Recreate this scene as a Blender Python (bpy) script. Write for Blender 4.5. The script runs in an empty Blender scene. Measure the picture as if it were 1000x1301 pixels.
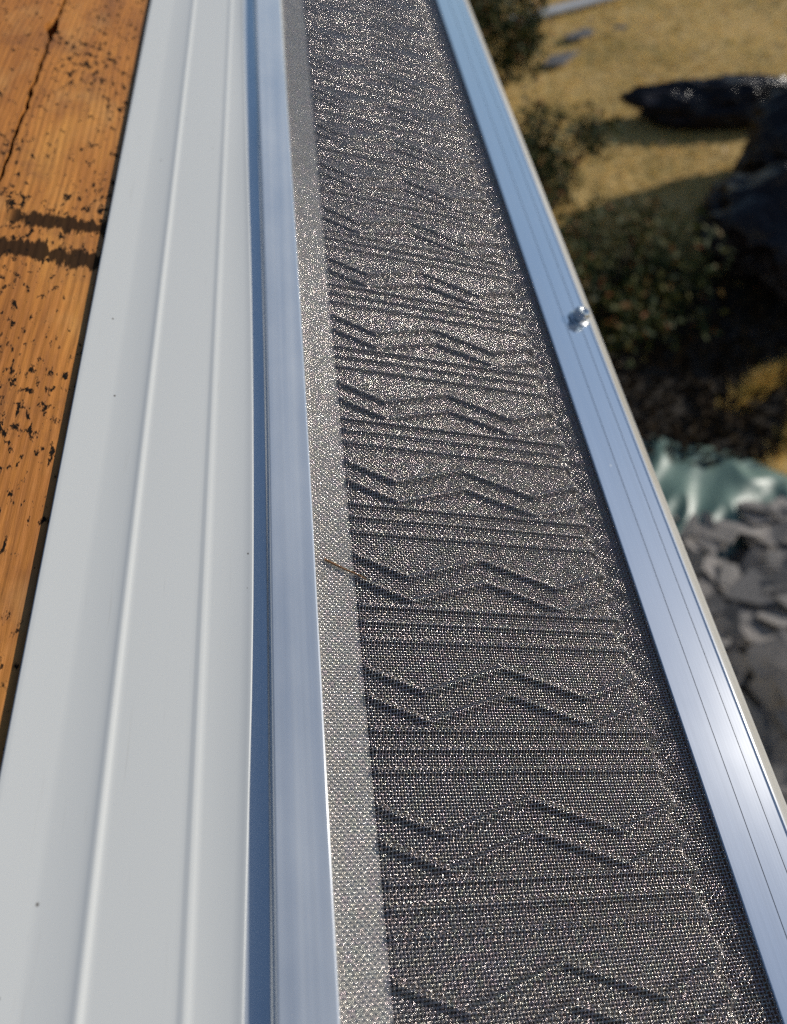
import bpy, bmesh, math, random
import numpy as np
from mathutils import Matrix, Vector, noise

random.seed(7)
rng = np.random.default_rng(7)
SC = bpy.context.scene
COL = SC.collection

# ------------------------------------------------------------------ camera, sky, sun, exposure
TILT = math.radians(16.34)                       # roof slope, eave to the right (+X)
ROOF_Z = 2.9
ROOF = Matrix.Translation((0, 0, ROOF_Z)) @ Matrix.Rotation(TILT, 4, 'Y')
d1 = Vector((-0.10494, -0.79784381, 0.59366056))   # along the eave, in lens axes (right, down, forward)
d2 = Vector((0.95430273, 0.08717272, 0.28584474))  # across
d3 = Vector((0.27981046, -0.59652844, -0.75223662))  # roof normal
right = Vector((d2.x, d1.x, d3.x)); down = Vector((d2.y, d1.y, d3.y)); fwd = Vector((d2.z, d1.z, d3.z))
cm = Matrix((right, -down, -fwd)).transposed().to_4x4()
cm.translation = Vector((0, 0, 0.19))
cam = bpy.data.cameras.new('camera')
cam.sensor_fit = 'VERTICAL'; cam.sensor_height = 36; cam.lens = 990 / 1301 * 36
cam.clip_start = 0.01; cam.clip_end = 2000
cam.dof.use_dof = True; cam.dof.focus_distance = 0.222; cam.dof.aperture_fstop = 10.0
camo = bpy.data.objects.new('camera', cam); COL.objects.link(camo)
camo.matrix_world = ROOF @ cm
SC.camera = camo

SUN_LOCAL = Vector((0.75, 0.285, 0.565)).normalized()         # direction to the sun in roof axes
SUN = (ROOF.to_3x3() @ SUN_LOCAL).normalized()
w = bpy.data.worlds.new('World'); SC.world = w; w.use_nodes = True
nt = w.node_tree; bg = nt.nodes['Background']
sky = nt.nodes.new('ShaderNodeTexSky'); sky.sky_type = 'NISHITA'; sky.sun_disc = False
sky.sun_elevation = math.asin(SUN.z); sky.sun_rotation = math.atan2(SUN.x, SUN.y)
sky.air_density = 1.0; sky.dust_density = 0.5; sky.ozone_density = 2.5
nt.links.new(sky.outputs[0], bg.inputs[0]); bg.inputs[1].default_value = 0.1
sl = bpy.data.lights.new('sun', 'SUN'); sl.energy = 4.6; sl.angle = math.radians(0.53); sl.color = (1, 0.94, 0.85)
so = bpy.data.objects.new('sun', sl); COL.objects.link(so)
so.rotation_euler = SUN.to_track_quat('Z', 'Y').to_euler(); so.location = (6, 2, 8)
SC.cycles.use_denoising = False
SC.view_settings.view_transform = 'Standard'; SC.view_settings.look = 'None'
SC.view_settings.exposure = 0.0; SC.view_settings.gamma = 1.0; SC.view_settings.use_curve_mapping = False

# ------------------------------------------------------------------ helpers
def mesh_obj(name, verts, faces, mat, parent=None, smooth=False, matrix=None):
    me = bpy.data.meshes.new(name)
    me.from_pydata([tuple(v) for v in verts], [], [tuple(f) for f in faces]); me.update()
    if mat: me.materials.append(mat)
    if smooth: me.polygons.foreach_set('use_smooth', [True] * len(me.polygons))
    o = bpy.data.objects.new(name, me); COL.objects.link(o)
    if parent: o.parent = parent
    if matrix is not None: o.matrix_world = matrix
    return o

def tag(o, label=None, cat=None, group=None, kind=None):
    if label: o['label'] = label
    if cat: o['category'] = cat
    if group: o['group'] = group
    if kind: o['kind'] = kind
    return o

def empty(name, matrix):
    o = bpy.data.objects.new(name, None); COL.objects.link(o); o.empty_display_size = 0.02
    o.matrix_world = matrix
    return o

def box(x0, x1, y0, y1, z0, z1):
    v = [(x, y, z) for z in (z0, z1) for y in (y0, y1) for x in (x0, x1)]
    f = [(0, 2, 3, 1), (4, 5, 7, 6), (0, 1, 5, 4), (2, 6, 7, 3), (0, 4, 6, 2), (1, 3, 7, 5)]
    return v, f

def extrude_profile(prof, ys, fx=None, scale=0.001):
    """closed profile (X,Z) in mm swept along Y (mm); fx(x,y) shifts X, may return (x,z) offsets"""
    n = len(prof); V = []; F = []
    for y in ys:
        for (x, z) in prof:
            dx, dz = fx(x, z, y) if fx else (0, 0)
            V.append(((x + dx) * scale, y * scale, (z + dz) * scale))
    for k in range(len(ys) - 1):
        a = k * n; b = a + n
        for i in range(n):
            j = (i + 1) % n
            F.append((a + i, b + i, b + j, a + j))
    F.append(tuple(range(n))); F.append(tuple(reversed(range((len(ys) - 1) * n, len(ys) * n))))
    return V, F

def fix_normals(o):
    bm = bmesh.new(); bm.from_mesh(o.data); bmesh.ops.recalc_face_normals(bm, faces=bm.faces); bm.to_mesh(o.data); bm.free()
    return o

class NT:
    def __init__(self, name):
        self.m = bpy.data.materials.new(name); self.m.use_nodes = True
        self.t = self.m.node_tree; self.b = self.t.nodes['Principled BSDF']; self._c = None
    def n(self, typ, **kw):
        nd = self.t.nodes.new('ShaderNode' + typ)
        for k, v in kw.items():
            if k.startswith('i_'): nd.inputs[k[2:].replace('_', ' ')].default_value = v
            else: setattr(nd, k, v)
        return nd
    def l(self, a, b): self.t.links.new(a, b); return self
    def coord(self, scale=(1, 1, 1), which='Object'):
        if self._c is None: self._c = self.n('TexCoord')
        mp = self.n('Mapping'); mp.inputs['Scale'].default_value = scale
        self.l(self._c.outputs[which], mp.inputs[0]); return mp.outputs[0]
    def noise(self, scale, detail=4, rough=0.5, vec=None, dist=0):
        nd = self.n('TexNoise', i_Scale=scale, i_Detail=detail, i_Roughness=rough, i_Distortion=dist)
        self.l(vec if vec is not None else self.coord(), nd.inputs['Vector']); return nd.outputs[0]
    def ramp(self, fac, stops, interp='LINEAR'):
        r = self.n('ValToRGB'); r.color_ramp.interpolation = interp
        e = r.color_ramp.elements
        while len(e) < len(stops): e.new(0.5)
        for el, (p, c) in zip(e, stops):
            el.position = p; el.color = (c, c, c, 1) if isinstance(c, (int, float)) else (*c, 1)
        self.l(fac, r.inputs[0]); return r.outputs[0]
    def math(self, op, a, b=None, clamp=False):
        nd = self.n('Math', operation=op); nd.use_clamp = clamp
        for i, v in enumerate((a, b)):
            if v is None: continue
            if isinstance(v, (int, float)): nd.inputs[i].default_value = v
            else: self.l(v, nd.inputs[i])
        return nd.outputs[0]
    def mix(self, fac, a, b, mode='MIX'):
        nd = self.n('Mix', data_type='RGBA', blend_type=mode)
        for i, v in ((0, fac), (6, a), (7, b)):
            if isinstance(v, (int, float)): nd.inputs[i].default_value = v if i == 0 else (v, v, v, 1)
            elif isinstance(v, tuple): nd.inputs[i].default_value = (*v, 1)
            else: self.l(v, nd.inputs[i])
        return nd.outputs[2]
    def color(self, c):
        if isinstance(c, tuple): self.b.inputs['Base Color'].default_value = (*c, 1)
        else: self.l(c, self.b.inputs['Base Color'])
    def set(self, **kw):
        for k, v in kw.items():
            s = self.b.inputs[k.replace('_', ' ')]
            if isinstance(v, (int, float)): s.default_value = v
            else: self.l(v, s)
    def bump(self, h, dist=0.001, strength=1.0):
        nd = self.n('Bump', i_Distance=dist, i_Strength=strength); self.l(h, nd.inputs['Height'])
        self.l(nd.outputs[0], self.b.inputs['Normal'])

# ------------------------------------------------------------------ materials
def mat_wood():
    k = NT('weathered_wood')
    c = k.coord((1, 0.055, 1))
    warp = k.noise(9, 3, 0.5, k.coord((1, 0.35, 1)))
    sep = k.n('SeparateXYZ'); k.l(k.coord(), sep.inputs[0])
    X, Y = sep.outputs[0], sep.outputs[1]
    fx = k.math('ADD', X, k.math('MULTIPLY', warp, 0.035))
    rings = k.math('SINE', k.math('MULTIPLY', fx, 2600.0))
    rings = k.math('MULTIPLY_ADD', rings, 0.5); k.t.nodes[-1].inputs[2].default_value = 0.5
    fibre = k.noise(420, 5, 0.65, c)
    broad = k.noise(34, 4, 0.55, k.coord((1, 0.3, 1)))
    col = k.ramp(broad, [(0.3, (0.29, 0.098, 0.014)), (0.5, (0.47, 0.18, 0.030)), (0.7, (0.57, 0.255, 0.050))])
    col = k.mix(k.math('MULTIPLY', rings, 0.22), col, (0.22, 0.075, 0.014))
    col = k.mix(k.ramp(fibre, [(0.42, 0.0), (0.75, 0.55)]), col, (0.20, 0.07, 0.016))
    pale = k.noise(60, 3, 0.5, k.coord((1, 0.5, 1), 'Object'))
    col = k.mix(k.ramp(pale, [(0.55, 0.0), (0.8, 0.35)]), col, (0.62, 0.36, 0.13))
    stain = k.noise(26, 5, 0.7, k.coord((1.2, 0.8, 1)))
    col = k.mix(k.ramp(stain, [(0.52, 0.0), (0.72, 0.6)]), col, (0.12, 0.045, 0.018))
    # tar specks left by the old roofing
    sp = k.noise(420, 4, 0.65, k.coord((1.0, 0.45, 1)))
    dens = k.noise(22, 3, 0.6, k.coord((1, 0.6, 1)))
    spk = k.math('ADD', sp, k.math('MULTIPLY', dens, 0.42))
    mask = k.ramp(spk, [(0.79, 0.0), (0.85, 1.0)])
    # two tar lines across the grain
    edge = k.noise(260, 4, 0.7, k.coord((1, 0.18, 1)))
    jag = k.math('MULTIPLY', k.math('SUBTRACT', edge, 0.5), 0.020)
    slow = k.math('MULTIPLY', k.math('SUBTRACT', k.noise(40, 2, 0.5), 0.5), 0.006)
    for (y0, hw, x0, fall) in ((0.281, 0.0042, -0.066, 0.0), (0.2605, 0.0048, -0.30, 0.0)):
        dy = k.math('ABSOLUTE', k.math('ADD', k.math('SUBTRACT', Y, y0), slow))
        band = k.math('SUBTRACT', k.math('ADD', jag, hw), dy)
        band = k.ramp(k.math('MULTIPLY_ADD', band, 600.0), [(0.0, 0.0), (1.0, 1.0)])
        gate = k.ramp(k.math('MULTIPLY', k.math('SUBTRACT', X, x0), 120.0), [(0.0, 0.0), (0.5, 1.0)])
        mask = k.math('MAXIMUM', mask, k.math('MULTIPLY', k.math('MULTIPLY', band, gate), 0.93))
    col = k.mix(mask, col, (0.013, 0.010, 0.008))
    k.color(col); k.set(Roughness=k.math('MULTIPLY_ADD', mask, 0.35), Specular_IOR_Level=k.math('SUBTRACT', 0.45, k.math('MULTIPLY', mask, 0.42)))
    [n for n in k.t.nodes if n.type == 'MATH' and n.operation == 'MULTIPLY_ADD'][-1].inputs[2].default_value = 0.6
    hh = k.math('ADD', k.math('MULTIPLY', fibre, 0.6), k.math('MULTIPLY', rings, -0.12))
    hh = k.math('ADD', hh, k.math('MULTIPLY', mask, 0.35))
    k.bump(hh, 0.0007, 0.9)
    return k.m

def mat_flashing():
    k = NT('white_painted_metal')
    b = k.noise(14, 2, 0.5, k.coord((1, 0.25, 1)))
    col = k.mix(b, (0.46, 0.475, 0.47), (0.51, 0.52, 0.515))
    vor = k.n('TexVoronoi', i_Scale=230.0); k.l(k.coord((1, 0.8, 1)), vor.inputs['Vector'])
    pick = k.n('SeparateXYZ'); k.l(vor.outputs['Color'], pick.inputs[0])
    size = k.math('MULTIPLY', k.math('SUBTRACT', pick.outputs[0], 0.86), 0.75)
    dot = k.ramp(k.math('MULTIPLY', k.math('SUBTRACT', size, vor.outputs['Distance']), 60.0), [(0.0, 0.0), (1.0, 1.0)])
    col = k.mix(k.math('MULTIPLY', dot, 0.8), col, (0.06, 0.045, 0.03))
    sc = k.noise(700, 3, 0.6, k.coord((1, 0.04, 1)))
    col = k.mix(k.ramp(sc, [(0.66, 0.0), (0.75, 0.18)]), col, (0.30, 0.29, 0.27))
    k.color(col); k.set(Roughness=0.52, IOR=1.45)
    k.bump(k.noise(25, 3, 0.5, k.coord((1, 0.2, 1))), 0.0003, 0.4)
    return k.m

def mat_aluminium(name, satin=0.1, tint=(0.80, 0.815, 0.83)):
    k = NT(name)
    st = k.noise(1500, 3, 0.6, k.coord((1, 0.006, 1)))
    st2 = k.noise(300, 2, 0.5, k.coord((1, 0.01, 1)))
    sm = k.noise(30, 4, 0.6, k.coord((1, 0.5, 1)))
    col = k.mix(k.ramp(st, [(0.35, 0.0), (0.7, 1.0)]), tint, tuple(t * 0.9 for t in tint))
    fl = k.noise(230, 2, 0.5, k.coord((1, 0.7, 1)))
    flm = k.ramp(fl, [(0.765, 0.0), (0.785, 1.0)])
    k.color(col)
    k.set(Metallic=1.0, Roughness=k.math('ADD', k.math('MULTIPLY', sm, 0.05), 0.06), Anisotropic=0.2)
    tg = k.n('CombineXYZ'); tg.inputs[0].default_value = 1.0
    vt = k.n('VectorTransform', vector_type='VECTOR', convert_from='OBJECT', convert_to='WORLD')
    k.l(tg.outputs[0], vt.inputs[0]); k.l(vt.outputs[0], k.b.inputs['Tangent'])
    # thin dull oxide bloom over the bright metal
    ox = k.n('BsdfDiffuse'); ox.inputs['Color'].default_value = (0.57, 0.60, 0.63, 1)
    mx = k.n('MixShader')
    f = k.math('ADD', k.math('MULTIPLY', k.math('ADD', sm, st2), satin), k.math('MULTIPLY', flm, 0.5), True)
    k.l(f, mx.inputs[0]); k.l(k.b.outputs[0], mx.inputs[1]); k.l(ox.outputs[0], mx.inputs[2])
    out = k.t.nodes['Material Output']; k.l(mx.outputs[0], out.inputs['Surface'])
    return k.m

def mat_wire():
    k = NT('stainless_wire')
    v = k.n('TexWhiteNoise'); q = k.n('VectorMath', operation='SNAP'); q.inputs[1].default_value = (0.0017,) * 3
    k.l(k.coord(), q.inputs[0]); k.l(q.outputs[0], v.inputs['Vector'])
    col = k.mix(0.06, (0.60, 0.545, 0.525), v.outputs['Color'])  # random tint stands for the iridescent colour of the glints
    k.color(col); k.set(Metallic=0.87, Roughness=0.225)
    return k.m

def mat_plain(name, c, rough=0.6, metal=0.0, var=0.25, scale=20.0, bump=0.0, bscale=60.0, spec=None):
    k = NT(name)
    n = k.noise(scale, 4, 0.6)
    col = k.mix(n, tuple(x * (1 - var) for x in c), tuple(min(1, x * (1 + var)) for x in c))
    k.color(col); k.set(Roughness=rough, Metallic=metal)
    if spec is not None: k.set(Specular_IOR_Level=spec)
    if bump: k.bump(k.noise(bscale, 5, 0.6), bump, 1.0)
    return k.m

def mat_ground():
    k = NT('dry_lawn_soil')
    a = k.noise(1.6, 5, 0.6); b = k.noise(14, 5, 0.65); c = k.noise(70, 3, 0.6)
    col = k.ramp(k.math('ADD', k.math('MULTIPLY', a, 0.55), k.math('MULTIPLY', b, 0.45)),
                 [(0.36, (0.32, 0.23, 0.055)), (0.5, (0.60, 0.40, 0.125)), (0.64, (0.74, 0.50, 0.19))])
    col = k.mix(k.ramp(c, [(0.4, 0.5), (0.65, 0.0)]), col, (0.13, 0.09, 0.03))
    k.color(col); k.set(Roughness=0.95); k.bump(b, 0.03, 0.6)
    return k.m

def mat_grass():
    k = NT('dry_grass')
    a = k.noise(2.6, 5, 0.65)
    geo = k.n('NewGeometry')
    r = k.math('ADD', k.math('MULTIPLY', k.math('SUBTRACT', a, 0.12), 0.85), k.math('MULTIPLY', geo.outputs['Random Per Island'], 0.28))
    col = k.ramp(r, [(0.30, (0.27, 0.22, 0.05)), (0.46, (0.66, 0.43, 0.10)), (0.75, (0.84, 0.57, 0.18))])
    k.color(col); k.set(Roughness=0.7)
    tr = k.n('BsdfTranslucent'); k.l(col, tr.inputs[0]); mx = k.n('MixShader'); mx.inputs[0].default_value = 0.45
    k.l(k.b.outputs[0], mx.inputs[1]); k.l(tr.outputs[0], mx.inputs[2]); k.l(mx.outputs[0], k.t.nodes['Material Output'].inputs['Surface'])
    return k.m

def mat_leaf(name, stops, spec=0.2):
    k = NT(name); geo = k.n('NewGeometry')
    k.color(k.ramp(geo.outputs['Random Per Island'], stops)); k.set(Roughness=0.7, Specular_IOR_Level=spec)
    return k.m

def mat_bag():
    k = NT('black_plastic')
    k.color((0.011, 0.008, 0.009)); k.set(Roughness=0.3, IOR=1.33)
    n = k.noise(11, 4, 0.6, None, 1.0); k.bump(n, 0.04, 0.6)
    return k.m

def mat_shingle(name, c):
    k = NT(name)
    g = k.noise(900, 2, 0.7); b = k.noise(9, 3, 0.5)
    col = k.mix(b, tuple(x * 0.72 for x in c), tuple(x * 1.25 for x in c))
    col = k.mix(k.ramp(g, [(0.4, 0.0), (0.7, 0.5)]), col, tuple(x * 0.45 for x in c))
    k.color(col); k.set(Roughness=0.95); k.bump(g, 0.002, 0.7)
    return k.m

def mat_tarp():
    k = NT('green_tarp')
    b = k.noise(5, 4, 0.6)
    col = k.mix(b, (0.06, 0.118, 0.10), (0.15, 0.225, 0.19))
    k.color(col); k.set(Roughness=0.45); k.bump(k.noise(22, 3, 0.5, None, 0.5), 0.008, 0.4)
    return k.m

WOOD = mat_wood(); FLASH = mat_flashing(); ALU = mat_aluminium('bright_aluminium', 0.08); ALU_SATIN = mat_aluminium('satin_aluminium', 0.42); WIRE = mat_wire()
ZINC = mat_plain('zinc_plated_steel', (0.55, 0.56, 0.57), 0.22, 1.0, 0.1, 300)
GUTTER = mat_plain('dirty_gutter_metal', (0.12, 0.092, 0.076), 0.6, 0.0, 0.55, 35)
GUTTER_OUT = mat_plain('white_gutter_paint', (0.6, 0.6, 0.58), 0.4, 0.0, 0.08, 12)
TRIM = mat_plain('white_trim_paint', (0.62, 0.62, 0.6), 0.5, 0.0, 0.08, 8)
SIDING = mat_plain('pale_siding', (0.45, 0.43, 0.38), 0.6, 0.0, 0.1, 5)
TWIG = mat_plain('twig_bark', (0.20, 0.09, 0.03), 0.8, 0.0, 0.4, 400)

# ------------------------------------------------------------------ setting: ground
def ground():
    xs = np.concatenate([[-400, -120, -40, -15], np.linspace(-6, 14, 61), [20, 45, 120, 400]])
    ys = np.concatenate([[-400, -120, -40, -12], np.linspace(-4, 20, 73), [26, 50, 120, 400]])
    V = []; F = []
    for y in ys:
        for x in xs:
            near = 1.0 if (-6 <= x <= 14 and -4 <= y <= 20) else 0.0
            V.append((x, y, near * 0.05 * (noise.noise(Vector((x * 0.6, y * 0.6, 0)))) - 0.03))
    n = len(xs)
    for j in range(len(ys) - 1):
        for i in range(n - 1):
            a = j * n + i; F.append((a, a + 1, a + n + 1, a + n))
    tag(mesh_obj('ground', V, F, mat_ground(), smooth=True), kind='structure')
ground()

def gz(x, y):
    return 0.05 * noise.noise(Vector((x * 0.6, y * 0.6, 0))) - 0.03

# ------------------------------------------------------------------ the house under the eave
house = empty('house', Matrix.Translation((0, 0, 0)))
tag(house, 'pale walled house with white fascia beneath the wooden roof deck', 'house')
def hpart(name, x0, x1, y0, y1, z0, z1, m):
    v, f = box(x0, x1, y0, y1, z0, z1); mesh_obj(name, v, f, m, house)
hpart('wall', -3.2, -0.35, -1.5, 3.0, -0.1, 2.72, SIDING)
hpart('soffit', -0.345, 0.012, -1.5, 3.0, 2.70, 2.715, TRIM)
hpart('fascia', 0.014, 0.036, -1.5, 3.0, 2.69, 2.865, TRIM)

# roof deck: two weathered boards split along a ragged crack that follows the grain
deck = empty('roof_deck', ROOF); tag(deck, kind='structure')
def deck_boards():
    ys = list(np.arange(-450, 1500.1, 3.0))
    L = []; Rr = []
    for y in ys:
        c = -71.5 + 1.6 * noise.noise(Vector((y * 0.02, 3, 0))) + 1.3 * noise.noise(Vector((y * 0.11, 9, 0)))
        g = 0.25
        if y > 286:
            g = 0.9 + 0.8 * abs(noise.noise(Vector((y * 0.09, 1, 5)))) + 0.5 * min(1, (y - 286) / 60)
            if y > 470: g = max(0.3, g * (1 - (y - 470) / 60))
        kn = math.exp(-((y - 441) / 6.5) ** 2)
        if kn > 0.03: c += -1.0 * kn; g += 4.2 * kn
        L.append((c - g * 0.5 - (1.0 * kn), y)); Rr.append((c + g * 0.5 + 0.4 * noise.noise(Vector((y * 0.5, 2, 2))) * (g > 0.3), y))
    def board(name, left, rightp):
        V = []; F = []; n = len(ys)
        cols = 5
        for zz in (-5.2, -17.2):
            for i in range(n):
                for cidx in range(cols):
                    t = cidx / (cols - 1)
                    x = left[i][0] * (1 - t) + rightp[i][0] * t
                    lift = 0
                    if zz == -5.2:
                        for e, s in ((left, 0), (rightp, cols - 1)):
                            if cidx == s: lift = -0.25
                    V.append((x * 0.001, ys[i] * 0.001, (zz + lift) * 0.001))
        o2 = n * cols
        for i in range(n - 1):
            for cidx in range(cols - 1):
                a = i * cols + cidx
                F.append((a, a + 1, a + cols + 1, a + cols)); F.append((o2 + a, o2 + a + cols, o2 + a + cols + 1, o2 + a + 1))
            a = i * cols; F.append((a, a + cols, o2 + a + cols, o2 + a))
            a = i * cols + cols - 1; F.append((a, o2 + a, o2 + a + cols, a + cols))
        mesh_obj(name, V, F, WOOD, deck)
    board('plank', [(-420, y) for y in ys], L)
    board('plank', Rr, [(30.0, y) for y in ys])
    v, f = box(-0.42, 0.02, -0.45, 1.5, -0.032, -0.018)
    mesh_obj('plank', v, f, WOOD, deck)  # lower board added so no light leaks up through the crack
deck_boards()

# ------------------------------------------------------------------ gutter
def gutter():
    t = tag(empty('gutter', Matrix.Translation((0, 0, 0))), 'dirty metal rain gutter beneath the wire mesh guard', 'gutter')
    inn = [(38.5, 2868), (38.5, 2740), (118, 2740), (134, 2768), (158, 2798), (168.5, 2812), (168.5, 2836.5), (158, 2836.5)]
    V = []; F = []; n = len(inn); ys = (-0.45, 1.5)
    for y in ys:
        for x, z in inn: V.append((x * .001, y, z * .001))
    for i in range(n - 1): F.append((i, i + 1, n + i + 1, n + i))
    o = mesh_obj('trough', V, F, GUTTER, t)
    md = o.modifiers.new('thickness', 'SOLIDIFY'); md.thickness = 0.0007; md.offset = 0
    out = [(118.5, 2739.0), (134.8, 2767.2), (159, 2797.2), (169.6, 2811.6), (169.6, 2837.3), (160, 2837.6)]
    V = []; F = []; n = len(out)
    for y in ys:
        for x, z in out: V.append((x * .001, y, z * .001))
    for i in range(n - 1): F.append((i, i + 1, n + i + 1, n + i))
    o = mesh_obj('outer_face', V, F, GUTTER_OUT, t)
    md = o.modifiers.new('thickness', 'SOLIDIFY'); md.thickness = 0.0005; md.offset = 0
gutter()

# ------------------------------------------------------------------ gutter guard
guard = empty('gutter_guard', ROOF)
tag(guard, 'long aluminium gutter guard with embossed woven wire mesh between two metal rails', 'gutter guard')
GY0, GY1 = -420, 1480
def sstep(a, b, x):
    t = min(1, max(0, (x - a) / (b - a))); return t * t * (3 - 2 * t)
def rail_dx(x, z, y):
    if x > 50: return (0, 0)
    return (-4.6 * sstep(150, 620, y) * (0.65 if x > 41 else 1.0), 0)
def back_rail():
    prof = [(6, -5.2), (6, -4.2), (31.6, -4.2), (31.9, -3.9), (32.0, -0.5), (32.2, -0.15), (32.6, 0.0), 
            (44.9, 0.0), (45.3, -0.12), (45.5, -0.4), (45.5, -1.45), (43.5, -1.45), (43.5, -2.32), (57.6, -2.32), (57.6, -3.4), (34.0, -3.4), (34.0, -5.2)]
    V, F = extrude_profile(prof, list(np.linspace(GY0, GY1, 60)), rail_dx)
    o = fix_normals(mesh_obj('back_rail', V, F, ALU_SATIN, guard))
    o.data.materials.append(mat_plain('dusty_oxide', (0.50, 0.485, 0.44), 0.7, 0.0, 0.25, 60))
    for p in o.data.polygons:
        if len(p.vertices) == 4 and abs(p.center.z + 0.00232) < 0.00005: p.material_index = 1
back_rail()
def front_rail():
    def groove(x): return [(x - 0.13, 0.0), (x - 0.09, -0.35), (x + 0.09, -0.35), (x + 0.13, 0.0)]
    prof = [(155.5, -1.0), (155.5, -0.25), (155.75, 0.0)] + groove(165.3) + groove(173.1) + \
           [(177.6, 0.0), (178.3, 0.22), (178.9, 0.2), (179.5, 0.0), (183.0, -1.35), (183.7, -1.8), (184.0, -2.6), (184.0, -8.6), (182.9, -8.6), (182.8, -2.8), (178.6, -1.1), (176, -1.1), (176, -2.05), (162, -2.05), (162, -3.0), (160.8, -3.0), (160.8, -2.05), (156.4, -2.05), (156.4, -1.95), (159.5, -1.95), (159.5, -1.0)]
    V, F = extrude_profile(prof, list(np.linspace(GY0, GY1, 40)))
    o = fix_normals(mesh_obj('front_rail', V, F, ALU, guard))
    o.data.materials.append(mat_plain('groove_shade', (0.05, 0.06, 0.08), 0.8, 0, 0.3, 300))  # groove walls coloured dark to stand for shade where they would catch the sun
    o.data.materials.append(ALU_SATIN)
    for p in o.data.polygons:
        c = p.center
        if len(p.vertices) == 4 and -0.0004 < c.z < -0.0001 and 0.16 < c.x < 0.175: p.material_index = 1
        elif len(p.vertices) == 4 and c.x > 0.1785 and c.z > -0.003: p.material_index = 2
front_rail()

# woven wire mesh: one two-period stretch of real wires, repeated along the guard
PITCH = 37.92 / 44
X0 = 44.6; NX = 131; NYT = 88
ZX = np.array([58.0, 75.0, 100.3, 125.6, 146.0, 151.0]); ZA = np.array([0.0, -7.0, 1.2, -7.6, -0.2, 1.5])
def base_z(x, y):
    sc = 1.4 * np.sin(2 * math.pi * y / 9.48 + 0.6) + 0.5 * np.sin(2 * math.pi * y / 18.96)
    xe = x - sc * np.clip((x - 138) / 4, 0, 1) * np.clip((153 - x) / 4, 0, 1)
    return np.interp(xe, [0, 143.0, 143.8, 146.0, 148.2, 155.6, 170], [-2.0, -2.0, -2.3, -4.2, -4.0, -1.48, -1.48])
def emboss(x, y):
    p = 37.92
    m = np.clip((x - 57.6) / 1.2, 0, 1) * np.clip((147.6 - x) / 2.0, 0, 1)
    z = np.zeros(np.broadcast(x, y).shape)
    def ridge(c, h, s):
        d = (y - c + p / 2) % p - p / 2
        return h * np.exp(-(d / s) ** 2)
    for c in (28.0, 33.6, 39.2): z = z + ridge(c, 1.4, 0.9)
    zz = np.interp(x, ZX, ZA)
    for c in (48.4, 56.9): z = z + ridge(c + zz, 1.6, 1.2)
    led = np.clip((57.6 - x) / 2, 0, 1) * 0.0
    return z * m + led
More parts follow.
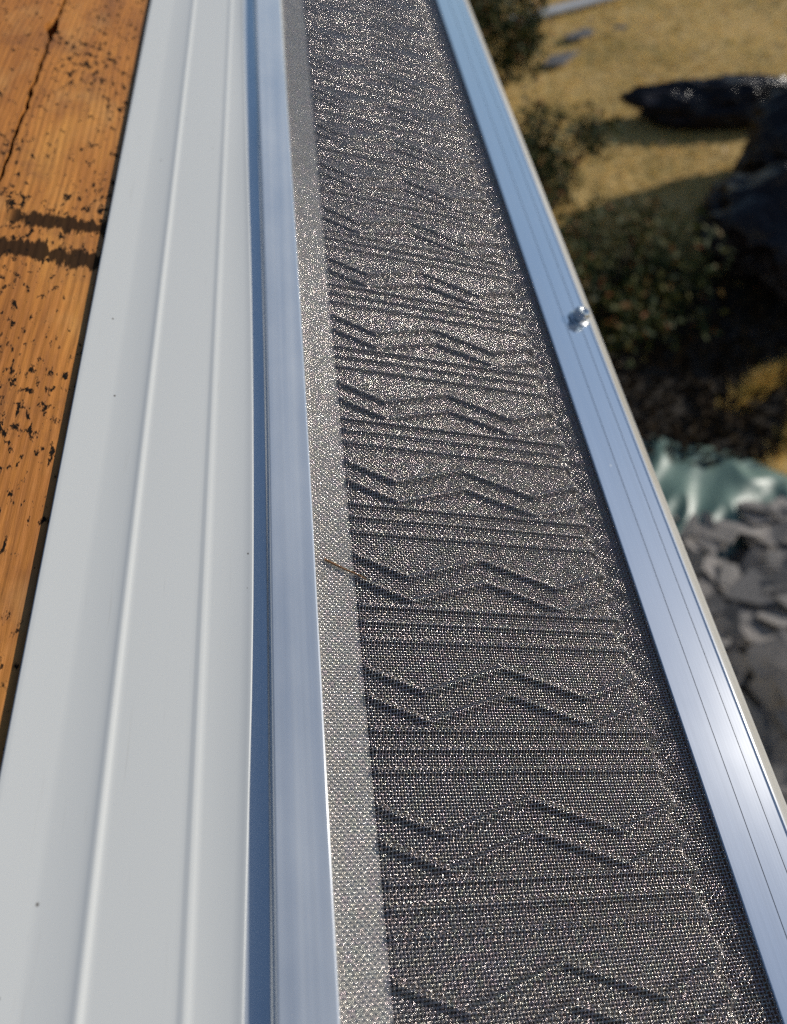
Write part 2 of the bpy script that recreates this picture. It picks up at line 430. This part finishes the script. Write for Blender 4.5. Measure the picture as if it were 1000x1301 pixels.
def mesh_tile():
    A = 0.14; R = 0.108
    V = []; F = []; base = 0
    jx = rng.normal(0, 0.035, NX); jy = rng.normal(0, 0.035, NYT)
    def tube(P, side, upv, radius=R):
        nonlocal base
        n = len(P)
        T = np.gradient(P, axis=0); T /= np.linalg.norm(T, axis=1)[:, None]
        S = np.broadcast_to(side, P.shape); U = np.cross(S, T); U /= np.linalg.norm(U, axis=1)[:, None]
        ring = []
        for k in range(4):
            a = math.pi / 2 * k + math.pi / 4
            ring.append(P + radius * (math.cos(a) * S + math.sin(a) * U))
        V.append(np.stack(ring, 1).reshape(-1, 3))
        i = np.arange(n - 1)[:, None] * 4; k = np.arange(4)[None, :]; k2 = (k + 1) % 4
        F.append(np.stack([base + i + k, base + i + k2, base + i + 4 + k2, base + i + 4 + k], -1).reshape(-1, 4))
        base += n * 4
    # warp wires, along Y
    s = np.arange(0, NYT * 4 + 1) / 4.0
    for i in range(NX):
        x = X0 + i * PITCH + jx[i]
        y = s * PITCH
        aq = 1 + rng.normal(0, 0.14, NYT + 1); aq[-1] = aq[0]; am = np.interp(s, np.arange(NYT + 1), aq)
        z = base_z(np.full_like(y, x), y) + emboss(np.full_like(y, x), y) + A * am * np.cos(math.pi * s) * (1 if i % 2 == 0 else -1)
        tube(np.stack([np.full_like(y, x), y, z], 1), np.array([1.0, 0, 0]), None)
    s = np.arange(0, (NX - 1) * 4 + 1) / 4.0
    for j in range(NYT):
        y = j * PITCH + jy[j]
        x = X0 + s * PITCH
        z = base_z(x, np.full_like(x, y)) + emboss(x, np.full_like(x, y)) - A * np.interp(s, np.arange(NX), 1 + rng.normal(0, 0.14, NX)) * np.cos(math.pi * s) * (1 if j % 2 == 0 else -1)
        tube(np.stack([x, np.full_like(x, y), z], 1), np.array([0, 1.0, 0]), None)
    V = np.concatenate(V) * 0.001; F = np.concatenate(F)
    me = bpy.data.meshes.new('wire_mesh')
    me.vertices.add(len(V)); me.vertices.foreach_set('co', V.astype(np.float32).ravel())
    me.loops.add(F.size); me.loops.foreach_set('vertex_index', F.astype(np.int32).ravel())
    me.polygons.add(len(F)); me.polygons.foreach_set('loop_start', np.arange(0, F.size, 4, dtype=np.int32))
    me.polygons.foreach_set('loop_total', np.full(len(F), 4, dtype=np.int32))
    me.polygons.foreach_set('use_smooth', np.ones(len(F), dtype=bool))
    me.update(calc_edges=True); me.materials.append(WIRE)
    o = bpy.data.objects.new('wire_mesh', me); COL.objects.link(o); o.parent = guard; o['kind'] = 'stuff'
    g = bpy.data.node_groups.new('repeat_weave', 'GeometryNodeTree')
    g.interface.new_socket('Geometry', in_out='INPUT', socket_type='NodeSocketGeometry')
    g.interface.new_socket('Geometry', in_out='OUTPUT', socket_type='NodeSocketGeometry')
    gi = g.nodes.new('NodeGroupInput'); go = g.nodes.new('NodeGroupOutput')
    ln = g.nodes.new('GeometryNodeMeshLine'); ln.mode = 'OFFSET'
    P2 = NYT * PITCH * 0.001
    ln.inputs['Count'].default_value = 24
    ln.inputs['Start Location'].default_value = (0, -5 * P2, 0); ln.inputs['Offset'].default_value = (0, P2, 0)
    ip = g.nodes.new('GeometryNodeInstanceOnPoints')
    g.links.new(ln.outputs[0], ip.inputs['Points']); g.links.new(gi.outputs[0], ip.inputs['Instance'])
    g.links.new(ip.outputs[0], go.inputs[0])
    md = o.modifiers.new('repeat', 'NODES'); md.node_group = g
mesh_tile()

# hex washer screw in the front rail
def screw():
    bm = bmesh.new()
    prof = [(0.0, 0.02), (4.1, 0.02), (4.2, 0.35), (3.9, 0.75), (3.0, 1.0)]
    def lathe(prof, n, z0=0):
        rings = []
        for r, z in prof:
            rings.append([bm.verts.new((r * math.cos(2 * math.pi * i / n), r * math.sin(2 * math.pi * i / n), z + z0)) for i in range(n)] if r > 0 else [bm.verts.new((0, 0, z + z0))])
        for a, b in zip(rings, rings[1:]):
            for i in range(n):
                j = (i + 1) % n
                if len(a) == 1: bm.faces.new((a[0], b[i], b[j]))
                elif len(b) == 1: bm.faces.new((a[i], a[j], b[0]))
                else: bm.faces.new((a[i], a[j], b[j], b[i]))
    lathe(prof + [(0, 1.0)], 28)
    lathe([(0, 0.9), (3.0, 0.9), (3.0, 3.9), (2.55, 4.4), (1.2, 4.25), (0.9, 3.9), (0, 3.9)], 6)
    bmesh.ops.scale(bm, vec=(0.0012,) * 3, verts=bm.verts)
    me = bpy.data.meshes.new('screw'); bm.to_mesh(me); bm.free(); me.materials.append(ZINC)
    o = bpy.data.objects.new('screw', me); COL.objects.link(o); o.parent = guard
    o.location = (0.1732, 0.2705, 0.0); o.rotation_euler = (0.05, 0.03, 0.4)
    bv = o.modifiers.new('soft', 'BEVEL'); bv.width = 0.00018; bv.segments = 2; bv.limit_method = 'ANGLE'
    fix_normals(o)
screw()

# ------------------------------------------------------------------ white flashing strip
def flashing():
    # x, top z over the flashing's seat (mm)
    prof = [(-30.0, 0.55), (-29.6, 0.62), (-28.5, 0.58), (-27.6, 0.54), (-18.8, 0.13), (-17.9, 0.1), (-17.0, 0.12), (-10.4, 0.3), (-9.4, 0.44), (-8.8, 0.5), (-8.1, 0.66), (-7.5, 0.84), (-6.9, 0.83), (-6.2, 0.6), (-5.7, 0.5), (-5.2, 0.45), (-4.4, 0.45),
            (11.0, 0.5), (12.0, 0.5), (12.6, 0.55), (13.3, 0.76), (13.9, 0.8), (14.8, 0.62), (15.6, 0.52), (16.4, 0.5), (24.5, 0.55), (26.6, 0.7), (27.4, 0.85), (27.9, 0.8)]
    ys = list(np.linspace(-420, 1480, 200))
    ey = [-420, 15, 64, 135, 246, 398, 541, 700, 900, 1480]; ex = [25, 25.6, 27.5, 28.2, 27.4, 23.8, 20.8, 22.5, 25, 25]
    V = []; F = []; n = len(prof)
    for layer in (0, -0.55):
        for y in ys:
            e = np.interp(y, ey, ex)
            # smooth the edge curve
            e = np.mean([np.interp(y + d, ey, ex) for d in (-50, -25, 0, 25, 50)])
            for x, z in prof:
                t = max(0, (x - 15) / 12.9)
                xx = x + t * (e - 27.9)
                wob = 0.16 * noise.noise(Vector((y * 0.008, x * 0.03, 0)))
                edge = t * t * (0.25 + 0.7 * noise.noise(Vector((y * 0.006, 5, 0))))
                V.append((xx * .985 * .001, y * .001, (-4.35 + z + layer + 0.35 + wob * (0.4 + abs(x) / 40) + max(0, edge)) * .001))
    N = len(ys) * n
    for k in range(len(ys) - 1):
        for i in range(n - 1):
            a = k * n + i; F.append((a, a + 1, a + n + 1, a + n)); F.append((N + a, N + a + n, N + a + n + 1, N + a + 1))
        a = k * n; F.append((a, a + n, N + a + n, N + a)); a = k * n + n - 1; F.append((a, N + a, N + a + n, a + n))
    for k in (0, len(ys) - 1):
        for i in range(n - 1):
            a = k * n + i; q = (a, N + a, N + a + 1, a + 1); F.append(q if k == 0 else q[::-1])
    o = mesh_obj('flashing_strip', V, F, FLASH, matrix=ROOF, smooth=True)
    me = o.data
    tag(o, 'white ribbed metal flashing strip lapped over wooden roof deck beside the guard rail', 'flashing')
flashing()

def twig():
    pts = [(48.6, 130.5, -1.35), (51.5, 129.0, -1.3), (54.5, 127.4, -1.25), (58.5, 125.6, -1.0), (61.0, 124.0, -0.9)]
    V = []; F = []
    for i, p in enumerate(pts):
        r = 0.42 - 0.05 * i
        for k in range(6):
            a = k * math.pi / 3
            V.append((p[0] * .001 + 0.3 * r * math.cos(a) * .001, (p[1] + r * math.cos(a)) * .001, (p[2] + r * math.sin(a)) * .001))
    for i in range(len(pts) - 1):
        for k in range(6):
            j = (k + 1) % 6; F.append((i * 6 + k, i * 6 + j, i * 6 + 6 + j, i * 6 + 6 + k))
    F.append(tuple(range(6))); F.append(tuple(reversed(range(24, 30))))
    tag(fix_normals(mesh_obj('twig', V, F, TWIG, matrix=ROOF)), 'tiny brown twig fragment lying on the wire mesh by the rail', 'twig')
twig()

# ------------------------------------------------------------------ yard: grass and leaf litter
GRASS = mat_grass()
def grass():
    N = 110000
    x = rng.uniform(-0.3, 8.5, N); y = rng.uniform(1.5, 15, N)
    V = np.zeros((N, 3, 3)); a = rng.uniform(0, 2 * math.pi, N); h = rng.uniform(0.012, 0.045, N); wd = rng.uniform(0.004, 0.009, N)
    lean = rng.uniform(0.4, 2.4, N) * h; b = rng.uniform(0, 2 * math.pi, N)
    z = np.array([gz(p, q) for p, q in zip(x, y)]) - 0.004
    V[:, 0] = np.stack([x - wd * np.cos(a), y - wd * np.sin(a), z], 1)
    V[:, 1] = np.stack([x + wd * np.cos(a), y + wd * np.sin(a), z], 1)
    V[:, 2] = np.stack([x + lean * np.cos(b), y + lean * np.sin(b), z + h], 1)
    me = bpy.data.meshes.new('grass')
    me.from_pydata(V.reshape(-1, 3).tolist(), [], np.arange(N * 3).reshape(-1, 3).tolist()); me.materials.append(GRASS)
    o = bpy.data.objects.new('grass', me); COL.objects.link(o)
    tag(o, 'short dry golden lawn grass', 'grass', kind='stuff')
grass()

def leaf_quads(centres, sizes):
    V = []; F = []
    for c, s in zip(centres, sizes):
        n = Vector((rng.normal(), rng.normal(), rng.normal() + 0.8)).normalized()
        t = n.orthogonal().normalized(); t.rotate(Matrix.Rotation(rng.uniform(0, 6.28), 3, n)); u = n.cross(t)
        c = Vector(c); k = len(V)
        V += [c - t * s, c + u * s * 0.45 - n * s * 0.12, c + t * s, c - u * s * 0.45 - n * s * 0.12]
        F.append((k, k + 1, k + 2)); F.append((k, k + 2, k + 3))
    return V, F

def litter():
    cs = []; sz = []
    for _ in range(1500):
        x, y = rng.uniform(0.8, 7), rng.uniform(2.9, 12)
        cs.append((x, y, gz(x, y) + rng.uniform(0.02, 0.05))); sz.append(rng.uniform(0.012, 0.032))
    V, F = leaf_quads(cs, sz)
    o = mesh_obj('fallen_leaves', V, F, mat_leaf('dead_leaf', [(0, (0.22, 0.08, 0.03)), (0.5, (0.36, 0.20, 0.09)), (1, (0.75, 0.62, 0.46))]))
    tag(o, 'pale dead leaves scattered over the dry lawn', 'leaves', kind='stuff')
litter()

BUSH = mat_leaf('shrub_leaf', [(0, (0.012, 0.022, 0.006)), (0.5, (0.035, 0.05, 0.010)), (0.86, (0.11, 0.10, 0.022)), (0.94, (0.20, 0.055, 0.015)), (1, (0.30, 0.20, 0.07))])
BARK = mat_plain('shrub_bark', (0.09, 0.06, 0.04), 0.9, 0, 0.3, 40)
def shrub(x, y, r, h, nl, label, lx=1.0):
    t = tag(empty('shrub', Matrix.Translation((x, y, gz(x, y)))), label, 'shrub', 'shrubs along the lawn by the house')
    V = []; F = []; tips = []
    for i in range(9):
        a = rng.uniform(0, 6.28); e = Vector((math.cos(a) * r * rng.uniform(0.3, 0.85) * lx, math.sin(a) * r * rng.uniform(0.3, 0.85), h * rng.uniform(0.55, 0.95)))
        tips.append(e); p0 = Vector((math.cos(a) * 0.02, math.sin(a) * 0.02, -0.03)); pm = (p0 + e) / 2 + Vector((0, 0, h * 0.1))
        k = len(V)
        for p, rr in ((p0, 0.012), (pm, 0.008), (e, 0.003)):
            for q in range(4): V.append(p + Vector((rr * math.cos(q * 1.57), rr * math.sin(q * 1.57), 0)))
        for s in range(2):
            for q in range(4):
                j = (q + 1) % 4; F.append((k + s * 4 + q, k + s * 4 + j, k + s * 4 + 4 + j, k + s * 4 + 4 + q))
    mesh_obj('stems', V, F, BARK, t)
    cl = [(e, rng.uniform(0.28, 0.5) * r) for e in tips] + [(Vector((rng.uniform(-.6, .6) * r * lx, rng.uniform(-.6, .6) * r, h * rng.uniform(0.25, 0.8))), rng.uniform(0.25, 0.45) * r) for _ in range(9)]
    cs = []; sz = []
    for _ in range(nl):
        c, cr = cl[rng.integers(len(cl))]
        d = Vector((rng.normal(), rng.normal(), rng.normal())).normalized() * cr * 1.25 * rng.uniform(0.1, 1) ** 0.6
        p = c + d; p.z = max(0.02, p.z); cs.append(p); sz.append(rng.uniform(0.014, 0.038))
    V, F = leaf_quads(cs, sz)
    mesh_obj('foliage', V, F, BUSH, t)
shrub(1.58, 6.5, 0.46, 0.85, 3800, 'dark bushy shrub on the lawn beside the pale grey board')
shrub(1.60, 4.75, 0.42, 0.58, 2600, 'narrow dark shrub on sunny grass between the dark bushy shrub and the low sprawling one')
shrub(1.74, 3.72, 0.55, 0.42, 3000, 'low sprawling shrub with sunlit russet leaf tips at the shadow edge')

def mulch():  # dark patch and flakes that paint the deep shade on the lawn
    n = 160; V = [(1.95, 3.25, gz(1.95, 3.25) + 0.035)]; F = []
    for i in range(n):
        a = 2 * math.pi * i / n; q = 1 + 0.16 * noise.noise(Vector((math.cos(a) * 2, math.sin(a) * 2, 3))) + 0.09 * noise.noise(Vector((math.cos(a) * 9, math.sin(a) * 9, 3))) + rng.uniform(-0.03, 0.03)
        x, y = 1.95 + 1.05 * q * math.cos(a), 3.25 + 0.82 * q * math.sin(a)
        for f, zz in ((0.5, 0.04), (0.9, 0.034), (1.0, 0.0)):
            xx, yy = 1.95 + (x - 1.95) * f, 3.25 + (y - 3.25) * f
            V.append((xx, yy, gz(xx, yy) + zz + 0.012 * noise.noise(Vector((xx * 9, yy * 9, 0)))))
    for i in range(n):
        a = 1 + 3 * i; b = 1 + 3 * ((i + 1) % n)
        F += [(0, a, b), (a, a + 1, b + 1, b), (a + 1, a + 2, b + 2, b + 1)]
    cs = []; sz = []
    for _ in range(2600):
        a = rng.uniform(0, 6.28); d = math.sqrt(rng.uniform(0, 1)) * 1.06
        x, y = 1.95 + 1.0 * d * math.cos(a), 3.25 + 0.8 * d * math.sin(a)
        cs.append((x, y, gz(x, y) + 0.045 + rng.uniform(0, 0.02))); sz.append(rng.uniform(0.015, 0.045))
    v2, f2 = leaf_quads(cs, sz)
    tag(mesh_obj('bark_mulch', v2, f2, mat_leaf('shade_flake', [(0, (0.012, 0.009, 0.006)), (0.6, (0.03, 0.02, 0.012)), (0.95, (0.04, 0.027, 0.014)), (1, (0.07, 0.045, 0.02))], 0.02)), 'dark flakes painting the deep shade on the lawn', 'mulch', kind='stuff')
    for (px, py, ang, M, lab) in ((2.44, 2.95, 0.55, 520, 'longer strip of golden straw standing for sunlight in the painted shade beside the black bags'), (2.50, 2.62, 0.9, 300, 'shorter strip of golden straw standing for sunlight in the painted shade beside the green tarp')):  # straw blades stand for the sunlit strips between the shadows
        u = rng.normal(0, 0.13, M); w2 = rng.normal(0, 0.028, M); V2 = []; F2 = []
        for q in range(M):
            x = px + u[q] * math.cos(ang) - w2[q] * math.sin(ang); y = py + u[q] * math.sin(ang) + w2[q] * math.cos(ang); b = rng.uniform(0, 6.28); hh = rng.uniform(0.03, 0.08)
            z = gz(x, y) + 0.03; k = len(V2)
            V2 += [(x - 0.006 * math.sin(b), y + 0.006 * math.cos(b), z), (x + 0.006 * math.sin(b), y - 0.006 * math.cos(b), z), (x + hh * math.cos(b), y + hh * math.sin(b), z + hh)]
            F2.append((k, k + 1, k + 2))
        tag(mesh_obj('sunlit_strip', V2, F2, GRASS), lab, 'grass tuft', 'sunlit straw strips in the painted shade', 'stuff')
    tag(mesh_obj('shade_patch', V, F, mat_plain('dark_mulch', (0.022, 0.016, 0.010), 0.95, 0, 0.6, 40, 0.02, 60), smooth=True), kind='structure')
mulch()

# ------------------------------------------------------------------ yard: rubbish bags and scraps
BAG = mat_bag()
def bag(x, y, sx, sy, sz, rot, label, seed, neck=True):
    bm = bmesh.new(); bmesh.ops.create_icosphere(bm, subdivisions=6, radius=1)
    for v in bm.verts:
        p = v.co.copy(); s = Vector((seed * 3.1, seed, 0))
        ws = p + 0.35 * Vector((noise.noise(p * 2 + s), noise.noise(p * 2 - s), noise.noise(p * 2 + 2 * s)))
        k = 1 + 0.30 * noise.noise(p * 1.5 + s) + 0.26 * (0.35 - abs(noise.noise(ws * 2.6 + s))) + 0.16 * (0.3 - abs(noise.noise(ws * 5.5 + s))) + 0.07 * (0.3 - abs(noise.noise(ws * 12 + s)))
        a = math.atan2(p.y, p.x)
        q = p * k
        if neck and q.z > 0.55:
            t = min(1, (q.z - 0.55) / 0.5); q.x *= 1 - 0.65 * t; q.y *= 1 - 0.65 * t; q.z += 0.18 * t
            q.x += 0.05 * t * math.sin(a * 9); q.y += 0.05 * t * math.cos(a * 7)
        if q.z < -0.62: q.z = -0.62 - (q.z + 0.62) * 0.08
        v.co = Vector((q.x * sx, q.y * sy, (q.z + 0.63) * sz))
    me = bpy.data.meshes.new('rubbish_bag'); bm.to_mesh(me); bm.free(); me.materials.append(BAG)
    me.polygons.foreach_set('use_smooth', [True] * len(me.polygons))
    o = bpy.data.objects.new('rubbish_bag', me); COL.objects.link(o)
    o.location = (x, y, gz(x, y)); o.rotation_euler = (0, 0, rot)
    tag(o, label, 'rubbish bag', 'black rubbish bags heaped on the lawn')
bag(3.35, 5.95, 0.75, 0.20, 0.17, -0.05, 'long low black rubbish bag lying flat on the sunny grass', 1, False)
bag(3.45, 4.85, 0.45, 0.40, 0.46, 0.6, 'wrinkled upright black rubbish bag between the flat bag and the big slumped one', 2)
bag(3.02, 4.05, 0.50, 0.55, 0.34, 0.2, 'big slumped black rubbish bag beside the low shrub', 3)
bag(3.72, 3.75, 0.48, 0.45, 0.40, 0.9, 'tall unseen black rubbish bag added behind the big slumped one for its shadow', 4)  # out-of-view bag added to cast shade over the ground

SHG = [mat_shingle('grey_shingle', (0.22, 0.205, 0.193)), mat_shingle('pale_shingle', (0.29, 0.265, 0.245)), mat_shingle('dark_shingle', (0.14, 0.135, 0.135))]
def piece_mesh(seed, r, mat, thick=0.006, bend=0.09):
    rr = random.Random(seed); n = rr.randint(4, 6)
    asp = rr.uniform(0.5, 0.8)
    pts = []
    for i in range(n):
        a = 2 * math.pi * i / n + rr.uniform(-0.25, 0.25); q = r * rr.uniform(0.7, 1.3)
        pts.append((q * math.cos(a), q * math.sin(a) * asp))
    cx = rr.uniform(-1, 1) * bend; cy = rr.uniform(-1, 1) * bend
    V = []; F = []
    fz = lambda x, y: (cx * x * x + cy * y * y) / r
    V.append((0, 0, thick))
    for x, y in pts: V.append((x * .55, y * .55, thick + fz(x * .55, y * .55)))
    for x, y in pts: V.append((x, y, thick + fz(x, y)))
    for x, y in pts: V.append((x * 1.01, y * 1.01, fz(x, y)))
    for i in range(n):
        j = (i + 1) % n
        F += [(0, 1 + i, 1 + j), (1 + i, 1 + n + i, 1 + n + j, 1 + j), (1 + n + i, 1 + 2 * n + i, 1 + 2 * n + j, 1 + n + j)]
    F.append(tuple(1 + 2 * n + i for i in reversed(range(n))))
    me = bpy.data.meshes.new('shingle_piece'); me.from_pydata(V, [], F); me.materials.append(mat)
    return me

for (x, y, r, rot, lab) in ((2.24, 7.03, 0.15, 0.5, 'large dark flat scrap of shingle lying on the sunny grass'),
                            (2.55, 7.48, 0.13, 0.4, 'medium dark flat scrap of shingle beside the large one on the grass'),
                            (2.93, 7.55, 0.06, 0.2, 'smallest dark scrap lying alone on the sunny grass')):
    o = bpy.data.objects.new('shingle_scrap', piece_mesh(int(x * 100), r, SHG[2], 0.012, 0.06)); COL.objects.link(o)
    o.location = (x, y, gz(x, y) + 0.045); o.rotation_euler = (0.03, -0.02, rot); o.scale = (1.25, 0.8, 1)
    tag(o, lab, 'shingle scrap', 'dark scraps on the lawn')

def board():
    t = tag(empty('trim_board', Matrix.Translation((2.33, 7.95, gz(2.33, 7.95) + 0.03)) @ Matrix.Rotation(0.42, 4, 'Z')), 'pale grey length of trim board lying on the grass', 'board')
    # bent trim: flat face with a folded lip on either side
    prof = [(-0.055, 0.0), (-0.055, 0.03), (-0.05, 0.034), (0.05, 0.034), (0.055, 0.03), (0.055, 0.0), (0.05, 0.0), (0.05, 0.028), (-0.05, 0.028), (-0.05, 0.0)]
    V = []; F = []; n = len(prof)
    for x in (-0.42, 0.9):
        for y, z in prof: V.append((x, y, z))
    for i in range(n):
        j = (i + 1) % n; F.append((i, j, n + j, n + i))
    F.append(tuple(reversed(range(n)))); F.append(tuple(range(n, 2 * n)))
    fix_normals(mesh_obj('channel', V, F, mat_plain('pale_board', (0.42, 0.42, 0.42), 0.5, 0, 0.15, 8), t))
board()

# ------------------------------------------------------------------ yard: green tarp with the heap of torn shingles
TX, TY = 1.98, 1.12
def mound(x, y):
    dx = (x - TX) / 0.85; dy = (y - TY) / 1.05
    d = math.sqrt(dx * dx + dy * dy)
    h = 0.30 * max(0, 1 - d) ** 0.8
    return h * (1 + 0.35 * noise.noise(Vector((x * 3, y * 3, 1))))
def tarp_z(x, y):
    u = x * 0.86 - y * 0.5; v = x * 0.5 + y * 0.86
    wv = noise.noise(Vector((x * 1.7, y * 1.7, 3))) * 0.5
    f = 0.02 + 0.045 * (1 - min(1, abs(noise.noise(Vector((u * 5 + wv, v * 1.6, 4)))) * 4)) 
    return f + 0.03 * noise.noise(Vector((x * 2, y * 2, 5)))
def tarp():
    nu, nv = 150, 150; V = []; F = []
    A, B, Cc, D = Vector((1.15, -0.5)), Vector((3.3, -0.6)), Vector((3.25, 1.75)), Vector((1.3, 2.98))
    for j in range(nv + 1):
        for i in range(nu + 1):
            u, v = i / nu, j / nv
            p = A * (1 - u) * (1 - v) + B * u * (1 - v) + Cc * u * v + D * (1 - u) * v
            e = 0.05 * noise.noise(Vector((u * 7, v * 7, 0)))
            x, y = p.x + e, p.y + 0.06 * noise.noise(Vector((u * 6, v * 6, 9)))
            ed = min(u, 1 - u, v, 1 - v)
            V.append((x, y, gz(x, y) + 0.03 + tarp_z(x, y) * min(1, ed * 14) + 0.6 * mound(x, y) * 0))
    n = nu + 1
    for j in range(nv):
        for i in range(nu):
            a = j * n + i; F.append((a, a + 1, a + n + 1, a + n))
    o = mesh_obj('tarp', V, F, mat_tarp(), smooth=True)
    md = o.modifiers.new('thickness', 'SOLIDIFY'); md.thickness = 0.003
    tag(o, 'crumpled green tarp spread on the ground under the shingle heap', 'tarp')
tarp()
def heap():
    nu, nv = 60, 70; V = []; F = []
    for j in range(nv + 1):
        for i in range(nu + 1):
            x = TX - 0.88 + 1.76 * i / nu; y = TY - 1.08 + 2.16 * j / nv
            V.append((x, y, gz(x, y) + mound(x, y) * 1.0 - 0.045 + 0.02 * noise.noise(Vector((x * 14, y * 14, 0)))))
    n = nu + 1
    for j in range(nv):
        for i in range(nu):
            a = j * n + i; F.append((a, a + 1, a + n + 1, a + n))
    o = mesh_obj('shingle_debris', V, F, mat_shingle('shingle_crumbs', (0.09, 0.086, 0.083)), smooth=True)  # core coloured darker so the gaps between pieces read as shade
    tag(o, 'dark heap core on the tarp with shade painted in between the shingle pieces', 'debris', kind='stuff')
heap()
def pieces():
    protos = [piece_mesh(100 + i, 0.085 + 0.08 * (i % 5) / 4 + (0.05 if i % 7 == 0 else 0), SHG[i % 3 if i % 4 else 1], 0.007) for i in range(18)]
    k = 0
    for t in range(700):
        if k >= 280: break
        a = rng.uniform(0, 6.28); d = math.sqrt(rng.uniform(0, 1.0))
        x = TX + 0.82 * d * math.cos(a); y = TY + 1.0 * d * math.sin(a)
        e = 0.03
        gx = (mound(x + e, y) - mound(x - e, y)) / (2 * e); gy = (mound(x, y + e) - mound(x, y - e)) / (2 * e)
        n = Vector((-gx + rng.normal() * 0.2, -gy + rng.normal() * 0.2, 1)).normalized()
        q = n.to_track_quat('Z', 'Y')
        me = protos[rng.integers(len(protos))]; o = bpy.data.objects.new('shingle_piece', me); COL.objects.link(o)
        o.rotation_mode = 'QUATERNION'
        q2 = q @ Matrix.Rotation(rng.uniform(0, 6.28), 4, 'Z').to_quaternion(); o.rotation_quaternion = q2
        o.location = (x, y, gz(x, y) + max(mound(x, y), 0.07) + rng.uniform(-0.02, 0.04))
        tone = {'grey': 'mid grey', 'pale': 'pale warm grey', 'dark': 'dark charcoal grey'}[me.materials[0].name.split('_')[0]]
        size = 'large' if max(abs(v.co.x) for v in me.vertices) > 0.14 else 'small'
        tag(o, '%s %s torn asphalt shingle piece in the heap on the green tarp' % (size, tone), 'shingle piece', '%s %s shingle pieces heaped on the tarp' % (size, tone))
        k += 1
pieces()
